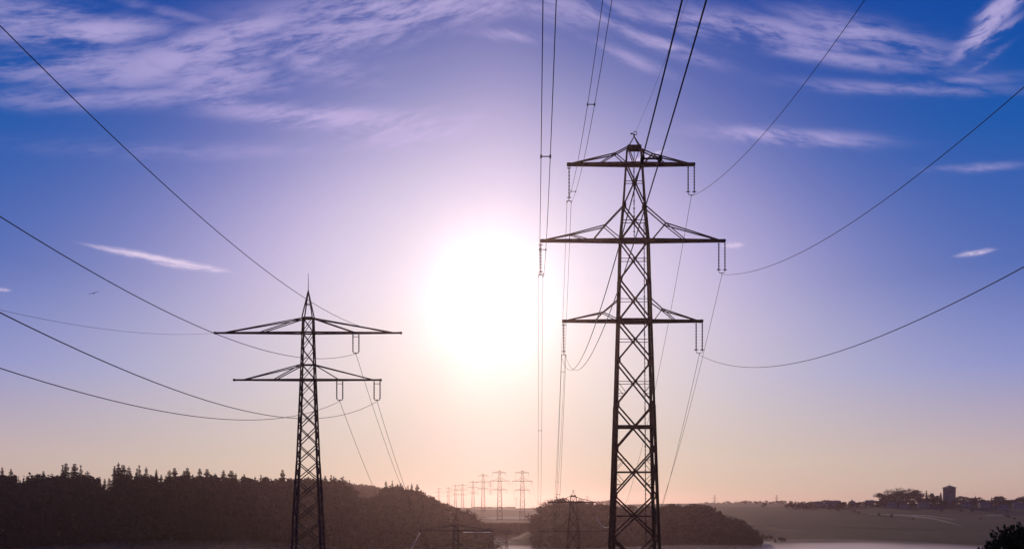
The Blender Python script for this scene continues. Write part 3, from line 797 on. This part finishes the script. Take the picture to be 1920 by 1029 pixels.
feat_left = [(4, 873), (20, 876), (82, 880), (118, 868), (124, 865), (140, 866), (152, 869), (164, 880), (215, 870), (222, 863), (230, 868), (242, 871), (256, 875), (262, 869),
             (272, 872), (293, 877), (316, 878), (328, 874), (345, 879), (351, 874), (374, 875), (389, 876), (403, 884), (419, 878), (434, 879), (444, 884), (458, 886), (530, 877), (560, 889), (578, 890), (610, 889), (620, 888), (626, 890), (642, 892), (655, 897)]
for px, py in feat_left:
    big = px in (124, 222, 530)
    lab = {124: 'tall ragged spruce in the first cluster of the left skyline', 222: 'tallest double topped spruce of the left skyline', 530: 'lone spruce spire just left of the left pylon'}.get(px, LAB)
    put(px, py, depth_left(px) + R.uniform(-5, 5), 'c', lab, None if big else GRP, sxy=R.uniform(.9, 1.9))
px = -20
while px < 668:
    put(px, skyl(SK, px) + R.uniform(-4, 7) - (5 if R.random() < .12 else 0), depth_left(px) + R.uniform(-12, 12), 'c' if R.random() < .5 else 'b', LAB if True else '', GRP, sxy=R.uniform(.9, 1.3)); px += R.uniform(7, 11)
LAB2 = 'hazy tree in the skyline of the wood below the sun'; GRP2 = 'trees on the skyline of the wood below the sun'
for px, py in ((722, 899), (736, 898), (745, 905), (751, 903), (764, 906), (772, 904), (782, 905), (790, 916), (797, 920)):
    put(px, py, depth_left(px), 'c', LAB2, GRP2, sxy=R.uniform(.9, 1.3))
px = 670
while px < 918:
    k = 'c' if 715 < px < 800 and R.random() < .5 else 'b'
    put(px, skyl(SK2, px) + R.uniform(-2, 3), depth_left(px) + R.uniform(-10, 10), k, LAB2, GRP2, sxy=R.uniform(.9, 1.3)); px += R.uniform(5.5, 9)
# wooded hill right of the middle
SK3 = [(1003, 962), (1012, 948), (1025, 938), (1060, 934), (1100, 938), (1125, 944), (1170, 948), (1230, 946), (1270, 944), (1300, 943), (1325, 948), (1350, 957), (1375, 966), (1400, 978), (1418, 992), (1428, 1004)]
LAB3 = 'rounded tree on the skyline of the wooded hill behind the right pylon'; GRP3 = 'trees on the skyline of the middle wooded hill'
px = 1003
while px < 1430:
    put(px, skyl(SK3, px) + R.uniform(-5, 4), 715 + R.uniform(-14, 14), 'b' if R.random() < .75 else 's', LAB3, GRP3, sxy=R.uniform(.9, 1.3)); px += R.uniform(6, 9)
for px, py in ((1430, 1003), (1437, 1006), (1446, 1008), (1454, 1012), (1466, 1014)):
    hh_ = hit(px, py + 6); tree('broadleaf_tree', R.choice(BROM), hh_.x, hh_.y, R.uniform(4, 7), 16.0, 'low tree at the misty right foot of the middle wooded hill', 'low trees at the foot of the middle hill', 1.3)
for px, py in ((1022, 936), (1032, 931), (1044, 934), (1053, 933), (1298, 941), (1272, 944)):
    put(px, py, 712, 'b' if px > 1100 else 's', LAB3, GRP3, sxy=1.1)

# the woods behind and below those skylines: uncountable mass
def merge(insts, name, label, mats_):
    Vs, Fs, Ms = [], [], []; off = 0
    for geo, x, y, z, s, sx, a in insts:
        v = geo[0] * np.array([s * sx, s * sx, s]); ca, sa = math.cos(a), math.sin(a)
        v = np.stack([v[:, 0] * ca - v[:, 1] * sa + x, v[:, 0] * sa + v[:, 1] * ca + y, v[:, 2] + z], 1)
        Vs.append(v); Fs.extend([tuple(i + off for i in f) for f in geo[1]]); Ms.extend(geo[2]); off += len(v)
    o = mesh_obj(name, np.concatenate(Vs), Fs, None, mats=mats_, mi=Ms)
    return tag(o, label, 'wood', kind='stuff')
def wood(region, n, conif, tmin, tmax, name, label, hmin=4):
    ins = []; tries = 0; pts = []
    while len(ins) < n and tries < n * 6:
        tries += 1; px, Y = region()
        x = (px - CX) / F * Y; pts.append((px, x, Y)); ins.append(None)
    g_ = ground([p[1] for p in pts], [p[2] for p in pts]); out = []
    for (px, x, Y), z in zip(pts, g_):
        c = R.random() < conif; h = R.uniform(tmin, tmax)
        lim = LIM(px, Y)
        if lim is not None: h = min(h, lim - z)
        if h < hmin: continue
        geo = R.choice(CON) if c else R.choice(BRO)
        out.append((geo, x, Y, z - .3, h / (22 if c else 16), R.uniform(.9, 1.25), R.random() * 6.28))

    if not out: return None
    return merge(out, name, label, [M_pine if conif > .5 else M_leaf, M_bark])
def LIM(px, Y):
    if px < 668: return (HY - skyl(SK, px) - 3) / F * Y
    if px < 918: return (HY - skyl(SK2, px) - 3) / F * Y
    return (HY - skyl(SK3, px) - 3) / F * Y
def reg_left():
    px = R.uniform(-260, 668); back = depth_left(px); front = float(np.interp(px, [-260, 0, 450, 668], [425, 430, 470, 560]))
    return px, front + (back - front) * R.random() ** .8
def reg_left2():
    px = R.uniform(640, 925); back = depth_left(px); return px, back - 130 * R.random()
def reg_mid():
    px = R.uniform(1000, 1425); return px, 720 - R.random() * 90
wood(reg_left, 900, .75, 14, 23, 'forest', 'dark mass of the mixed wood covering the left slope')
wood(reg_left2, 300, .35, 11, 19, 'forest', 'hazy mass of the wood running down to the mist below the sun')
wood(reg_mid, 420, .1, 10, 15, 'forest', 'brown hazy mass of the wood on the hill behind the right pylon')
# far wood on the ridge between the two clumps
def LIM(px, Y): return None
def reg_far():
    return R.uniform(540, 800), 1400 + R.uniform(-330, 60)
wood(reg_far, 700, .8, 13, 18, 'forest', 'pale distant wood seen in the gap right of the left pylon')
def reg_far2():
    return R.uniform(1300, 1620), 2500 + R.uniform(-60, 60)
wood(reg_far2, 260, .6, 11, 15, 'forest', 'pale violet distant wood on the horizon right of the near pylon')
def reg_far3():
    return R.uniform(1118, 1160), 2500 + R.uniform(-60, 60)
wood(reg_far3, 50, .2, 13, 19, 'forest', 'pale distant wood on the horizon just left of the near right pylon')
def LIM(px, Y): return (HY - 978) / F * Y
def reg_hedge():
    return R.uniform(905, 1010), 900 - R.random() * 110
wood(reg_hedge, 170, .05, 7, 10, 'forest', 'low hazy wood below the far fields')
def LIM(px, Y): return (HY - 951) / F * Y + 2
def reg_ridge():
    return R.uniform(885, 966), 1420 + R.uniform(-10, 10)
wood(reg_ridge, 120, .1, 4, 7, 'forest', 'low dark hedge crowning the far field ridge', 1.5)
def LIM(px, Y): return (HY - 948.5) / F * Y
wood(lambda: (R.uniform(1340, 1450), 1290 + R.uniform(-10, 10)), 70, .1, 4, 7, 'forest', 'dark hedge between the near wooded hill and the field', 1.5)

# village ridge
LABV = 'rounded tree among the houses of the village ridge'; GV = 'trees of the village ridge'
SKV = [(1480, 944), (1500, 936), (1520, 941), (1545, 936), (1570, 940), (1600, 938), (1625, 937), (1650, 936), (1665, 928), (1700, 926), (1735, 930), (1765, 934), (1795, 932), (1810, 928), (1830, 929), (1850, 934), (1868, 928), (1880, 928), (1890, 936), (1905, 932), (1925, 928), (1990, 930)]
px = 1478
while px < 1990:
    put(px, skyl(SKV, px) + R.uniform(-2, 3), 1215 + R.uniform(-25, 25), 'b' if R.random() < .8 else 'c', LABV, GV, sxy=R.uniform(1.0, 1.7), hmin=5); px += R.uniform(5, 9)
for px in (1662, 1671, 1680, 1689, 1697, 1706):
    put(px, 911 + R.uniform(-2, 3) + abs(px - 1686) * .12, 1190, 's', 'large thinly leaved tree in the tall clump left of the church tower', 'tall clump left of the church tower', sxy=1.15)
for px in (1650, 1658, 1668, 1678, 1688, 1698, 1706):
    put(px, 918 + R.uniform(-3, 4) + abs(px - 1684) * .15, 1200, 'b', 'dense rounded tree filling the tall clump left of the church tower', 'dense trees in the tall clump', sxy=1.0)
for px, py in ((1716, 914), (1725, 922), (1737, 917), (1748, 922), (1757, 926), (1764, 921)):
    put(px, py, 1192, 'c' if px in (1737, 1764) else 'b', 'dense dark tree between the tall clump and the church tower', 'dense trees beside the church tower', sxy=1.2)
def LIM(px, Y): return (HY - 935) / F * Y + 0 * px
wood(lambda: (R.uniform(1650, 1990), 1160 + R.uniform(-35, 35)), 260, .1, 5, 11, 'shrubbery', 'dark gardens and shrubs below the village ridge')
wood(lambda: (R.uniform(1472, 1660), R.choice((1132, 1138, 1192, 1200)) + R.uniform(-5, 5)), 150, .15, 3, 8, 'shrubbery', 'dark shrubs and hedges around the left houses of the village', 2)
for px, py in ((1492, 955), (1530, 956), (1553, 957), (1571, 959), (1602, 961), (1611, 963), (1648, 967), (1672, 970), (1712, 975), (1765, 960), (1803, 961), (1822, 960), (1861, 958), (1890, 972), (1902, 973), (1838, 975)):
    hh_ = hit(px, py); tree('field_bush', R.choice(BROM), hh_.x, hh_.y, R.uniform(3, 5.5), 16.0, 'small dark bush on the grassy field borders below the village', 'bushes on the right field borders', 1.5)
put(1433, 941, 1180, 'b', 'lone dark round tree on the field edge left of the village', None, sxy=1.3)
for px, py in ((1396, 938), (1419, 938), (1445, 940), (1467, 940), (1485, 939)):
    put(px, py, 1700, 'b', 'pale roundish tree standing alone before the far wood', 'scattered pale trees before the far wood', sxy=1.2)
def house(px, Y, w, d, hw_, hr, rz, label, wallm=None, roofm=None):
    x = (px - CX) / F * Y; z = gz(x, Y) - .4
    root = empty('village_house', (x, Y, z), label, 'house', 'houses of the village', rz)
    b_ = MB(); b_.box((0, 0, hw_ / 2), (w, d, hw_)); wall = b_.build('wall', wallm or M_wall, root)
    V = [(-w / 2 - .5, -d / 2 - .5, hw_ - .15), (w / 2 + .5, -d / 2 - .5, hw_ - .15), (w / 2 + .5, d / 2 + .5, hw_ - .15), (-w / 2 - .5, d / 2 + .5, hw_ - .15), (-w / 2 - .3, 0, hw_ + hr), (w / 2 + .3, 0, hw_ + hr)]
    rf = mesh_obj('roof', V, [(0, 1, 5, 4), (2, 3, 4, 5), (0, 4, 3), (1, 2, 5), (0, 3, 2, 1)], roofm or M_roof, root)
    c = MB(); c.box((w * .22, d * .1, hw_ + hr), (.9, .9, 1.8)); c.build('chimney', M_stone, rf)
    for k in (-1, 0, 1):
        for zz_ in (1.6, 4.2):
            if zz_ > hw_ - 1: continue
            c = MB(); c.box((k * w * .28, -d / 2 - .02, zz_), (1.2, .12, 1.4)); c.build('window', M_glass, root)
    return root
HS = [(1506, 1150, 11, 9, 4, 3.5, .5, 'low house at the left end of the village beside the field'), (1534, 1175, 13, 9, 5, 4.2, -.3, 'gabled house second from the left end of the village'),
      (1562, 1150, 21, 12, 6, 5, .05, 'large long roofed farmhouse near the left of the village'), (1598, 1180, 11, 9, 5.5, 4.5, 1.1, 'gabled house just right of the large farmhouse'),
      (1631, 1170, 12, 9, 4.5, 4.5, -.4, 'house halfway between farmhouse and tall tree clump'), (1672, 1120, 11, 8, 4.5, 3.6, .4, 'pale walled house below the tall tree clump'),
      (1694, 1105, 9, 8, 4, 3.8, -.6, 'small house right below the tall tree clump'), (1731, 1112, 13, 9, 4.5, 4, -.1, 'wide house below the dense trees'),
      (1812, 1125, 11, 9, 5, 4.2, .7, 'house just right of the church tower'), (1846, 1112, 13, 9, 5, 4, -.25, 'house halfway between church tower and right edge'),
      (1880, 1070, 11, 8, 4.5, 4, .3, 'pale house low on the slope near the right edge'), (1909, 1110, 12, 9, 5, 4, -.5, 'house at the right edge of the village')]
for h_ in HS: house(*h_)
# church tower
xt = (1780 - CX) / F * 1150; zt = gz(xt, 1150) - .5; ztop = (HY - 913.5) / F * 1150
ct = empty('church_tower', (xt, 1150, zt), 'square grey church tower with low pyramid roof above the village', 'tower', rz=.12)
hh = ztop - zt
w_ = MB(); w_.box((0, 0, hh / 2), (11.6, 11.6, hh)); w_.box((0, 0, hh - 3.2), (12.2, 12.2, .5)); w_.build('wall', M_stone, ct)
rf = mesh_obj('roof', [(-6.9, -6.9, hh - .1), (6.9, -6.9, hh - .1), (6.9, 6.9, hh - .1), (-6.9, 6.9, hh - .1), (0, 0, hh + 3.4), (-6.9, -6.9, hh - .7), (6.9, -6.9, hh - .7), (6.9, 6.9, hh - .7), (-6.9, 6.9, hh - .7)],
    [(0, 1, 4), (1, 2, 4), (2, 3, 4), (3, 0, 4), (0, 5, 6, 1), (1, 6, 7, 2), (2, 7, 8, 3), (3, 8, 5, 0), (8, 7, 6, 5)], M_roofd, ct)
fm = MB(); fm.tube([(0, 0, hh + 3.2), (0, 0, hh + 5.6)], .16, 6); fm.bar((-.7, 0, hh + 5), (.7, 0, hh + 5), .2); fm.build('cross', M_steel, rf)
for k in (-1, 1):
    c = MB(); c.box((k * 2.6, -5.8, hh - 6.2), (1.6, .3, 3.2)); c.build('belfry_opening', M_glass, ct)

# pale stubble strips and tracks on the fields
def strip(pts, wpx, label, mt, name='field_track'):
    V = []; Fc = []; pts2 = []
    for (a, b2) in zip(pts, pts[1:]):
        for k in range(10): pts2.append((a[0] + (b2[0] - a[0]) * k / 10, a[1] + (b2[1] - a[1]) * k / 10))
    pts2.append(pts[-1])
    n = len(pts2)
    for k, (px, py) in enumerate(pts2):
        w = wpx * min(1, 4 * (k / n + .05), 4 * (1 - k / n + .02))
        for dy in (-w / 2, w / 2):
            h = hit(px, py + dy); V.append((h.x, h.y, gz(h.x, h.y) + .25))
    Fc = [(2 * k, 2 * k + 2, 2 * k + 3, 2 * k + 1) for k in range(n - 1)]
    return tag(mesh_obj(name, V, Fc, mt), label, kind='structure')
strip([(1625, 963.5), (1690, 965.5), (1750, 972), (1805, 986)], 2.6, 'pale curved stubble strip on the right slope', M_track)
strip([(1690, 965), (1740, 967), (1790, 974)], 2.0, 'second pale strip on the right slope', M_track)
strip([(1845, 966.5), (1880, 966)], 1.6, 'short pale strip near the right edge', M_track)
strip([(1395, 951.5), (1500, 952), (1580, 957), (1650, 966), (1720, 976)], 1.6, 'dark grassy field border running down the right slope', M_dark)
strip([(1700, 957), (1790, 959), (1900, 957)], 1.5, 'dark field border below the village', M_dark)
strip([(1400, 985), (1500, 983), (1640, 989), (1780, 992)], 3.0, 'darker band of ploughed ground low on the right slope', M_dark)
strip([(905, 972), (950, 970), (1005, 971)], 5.0, 'pale field band below the far ridge', M_track)
strip([(885, 954.5), (940, 954), (1000, 957)], 2.0, 'thin pale field edge on the far ridge', M_track)

# near tree whose top fills the lower right corner
def near_tree(px, py, Y, w, label):
    x = (px - CX) / F * Y; g0 = gz(x, Y); top = (HY - py) / F * Y; h = top - g0
    root = empty('bushy_tree', (x, Y, g0), label, 'tree')
    tm = MB(); tm.tube([(0, 0, -.3), (.1, .05, h * .3), (0, .1, h * .62), (.1, 0, h * .85)], [.22, .17, .11, .05], 8)
    rr = random.Random(5); lobes = []
    for k in range(46):
        a = rr.random() * 6.28; f = rr.random(); z = h * (.35 + .6 * f); r = w * (.75 - .55 * max(0, f - .45) / .55) * math.sqrt(rr.random())
        c = Vector((math.cos(a) * r, math.sin(a) * r, z - r * .18)); lobes.append((c, .45 + .45 * rr.random()))
        tm.tube([(0, 0, z * .7), tuple(c * .6 + Vector((0, 0, z * .3))), tuple(c)], [.07, .045, .02], 5)
    tm.build('trunk', M_bark, root)
    V = []; Fc = []
    for c, r in lobes:
        for k in range(520):
            d = Vector((rr.gauss(0, 1), rr.gauss(0, 1), rr.gauss(0, 1))).normalized(); p = c + d * r * (.35 + .75 * rr.random() ** .7)
            # leafy sprigs pointing up and out
            dirv = (d + Vector((0, 0, .7)) + Vector((rr.gauss(0, .4), rr.gauss(0, .4), rr.gauss(0, .4)))).normalized(); L = .10 + .08 * rr.random()
            sdv = dirv.cross(Vector((rr.gauss(0, 1), rr.gauss(0, 1), rr.gauss(0, 1)))).normalized() * (L * .3)
            i = len(V); V += [tuple(p), tuple(p + dirv * L * .5 + sdv), tuple(p + dirv * L), tuple(p + dirv * L * .5 - sdv)]; Fc.append((i, i + 1, i + 2, i + 3))
    for k in range(150):                                  # long thin shoots at the outline
        c, r = lobes[rr.randrange(len(lobes))]
        d = (Vector((rr.gauss(0, 1), rr.gauss(0, 1), rr.gauss(0.5, .8)))).normalized(); p = c + d * r * .8; e_ = p + (d + Vector((0, 0, .5))).normalized() * (.35 + .3 * rr.random())
        for q in range(14):
            f = q / 14; o_ = p.lerp(e_, f); sdv = Vector((rr.gauss(0, 1), rr.gauss(0, 1), rr.gauss(0, 1))).normalized(); L = .09; up = (d + sdv).normalized()
            i = len(V); V += [tuple(o_), tuple(o_ + up * L * .5 + sdv * L * .2), tuple(o_ + up * L), tuple(o_ + up * L * .5 - sdv * L * .2)]; Fc.append((i, i + 1, i + 2, i + 3))
    mesh_obj('crown', V, Fc, M_dark, root)
    return root
near_tree(1928, 982, 30, 4.1, 'near dark leafy tree top filling the lower right corner')

# bird
bp = P(176, 550, 60)
bird = empty('bird', bp, 'small black bird gliding in the sky above the left cables', 'bird', rz=.5); bird.rotation_euler = (.1, -.35, .4)
bb = MB(); bb.tube([(0, -.17, 0), (0, -.12, .01), (0, -.02, .015), (0, .07, .02), (0, .12, .03), (0, .16, .03), (0, .19, .025)], [.012, .03, .045, .035, .026, .022, .004], 8)
bo = bb.build('body', M_bird, bird, smooth=True)
for s in (-1, 1):
    V = [(s * .02, .06, .02), (s * .16, .09, .07), (s * .30, .02, .06), (s * .38, -.06, .04), (s * .24, -.06, .05), (s * .12, -.06, .04), (s * .02, -.06, .02)]
    V2 = [(a, b2, c - .012) for a, b2, c in V]
    mesh_obj('wing', V + V2, [tuple(range(7)), tuple(range(13, 6, -1))] + [(k, (k + 1) % 7, 7 + (k + 1) % 7, 7 + k) for k in range(7)], M_bird, bird)
mesh_obj('tail', [(-.02, -.14, .0), (.02, -.14, .0), (.05, -.27, 0), (-.05, -.27, 0), (-.02, -.14, -.01), (.02, -.14, -.01), (.05, -.27, -.01), (-.05, -.27, -.01)],
         [(0, 1, 2, 3), (7, 6, 5, 4), (0, 4, 5, 1), (1, 5, 6, 2), (2, 6, 7, 3), (3, 7, 4, 0)], M_bird, bird)

# ------------------------------------------------------------------ air: haze over everything, mist lying in the valley
def volume(name, lo, hi, dens, col, aniso, label):
    b_ = MB(); c = [(a + b2) / 2 for a, b2 in zip(lo, hi)]; b_.box(c, [b2 - a for a, b2 in zip(lo, hi)])
    mt = bpy.data.materials.new(name); mt.use_nodes = True; t_ = mt.node_tree
    for n in list(t_.nodes):
        if n.type != 'OUTPUT_MATERIAL': t_.nodes.remove(n)
    v = t_.nodes.new('ShaderNodeVolumePrincipled'); v.inputs['Density'].default_value = dens; v.inputs['Color'].default_value = (*col, 1)
    v.inputs['Anisotropy'].default_value = aniso
    out = [n for n in t_.nodes if n.type == 'OUTPUT_MATERIAL'][0]; t_.links.new(v.outputs[0], out.inputs['Volume'])
    o = b_.build(name, mt); return tag(o, label, name, kind='stuff')
ZLO = float(GZ.min()) - 1.0
volume('haze', (-5100, -5100, ZLO), (5100, 5100, 52), .000095, (.95, .67, .72), .885, 'thin violet morning haze filling the whole landscape')
def mist_bank(name, x0, x1, y0, y1, zb, zt, amp, dens, col, aniso, label, seed):
    """a bank of mist with a billowing upper surface"""
    nx, ny = 70, 50; xs = np.linspace(x0, x1, nx); ys_ = np.linspace(y0, y1, ny); g_ = random.Random(seed)
    waves = [(g_.uniform(.006, .03), g_.uniform(.006, .03), g_.uniform(0, 6.28), g_.uniform(0, 6.28)) for _ in range(12)]
    V = []; Fc = []
    for j in range(ny):
        for i_ in range(nx):
            x, y = xs[i_], ys_[j]
            w = sum(math.sin(x * a + p) * math.sin(y * b2 + q) for a, b2, p, q in waves) / 3.5
            V.append((x, y, zt + amp * w + (6.0 if amp < 3.01 and dens > .004 else 9.0) * min(max((-x - 10) / 140, 0), 1) ** 1.5))
    n = nx * ny
    V += [(v[0], v[1], zb) for v in V[:n]]
    for j in range(ny - 1):
        for i_ in range(nx - 1):
            a = j * nx + i_; Fc.append((a, a + 1, a + nx + 1, a + nx)); Fc.append((n + a, n + a + nx, n + a + nx + 1, n + a + 1))
    ring = [i_ for i_ in range(nx)] + [j * nx + nx - 1 for j in range(1, ny)] + [(ny - 1) * nx + i_ for i_ in range(nx - 2, -1, -1)] + [j * nx for j in range(ny - 2, 0, -1)]
    for a, b2 in zip(ring, ring[1:] + ring[:1]): Fc.append((a, n + a, n + b2, b2))
    mt = bpy.data.materials.new(name); mt.use_nodes = True; t_ = mt.node_tree
    for q in list(t_.nodes):
        if q.type != 'OUTPUT_MATERIAL': t_.nodes.remove(q)
    v = t_.nodes.new('ShaderNodeVolumePrincipled'); v.inputs['Density'].default_value = dens; v.inputs['Color'].default_value = (*col, 1); v.inputs['Anisotropy'].default_value = aniso
    out = [q for q in t_.nodes if q.type == 'OUTPUT_MATERIAL'][0]; t_.links.new(v.outputs[0], out.inputs['Volume'])
    return tag(mesh_obj(name, V, Fc, mt), label, 'mist', kind='stuff')
mist_bank('valley_mist', -420, 560, 130, 860, -75, -34, 3.0, .0080, (.93, .88, .98), .5, 'pale morning mist lying in the valley', 3)
mist_bank('valley_mist', -430, 570, 140, 870, -76, -32, 3.0, .0010, (.92, .84, 1.0), .55, 'thin upper veil of the valley mist', 8)
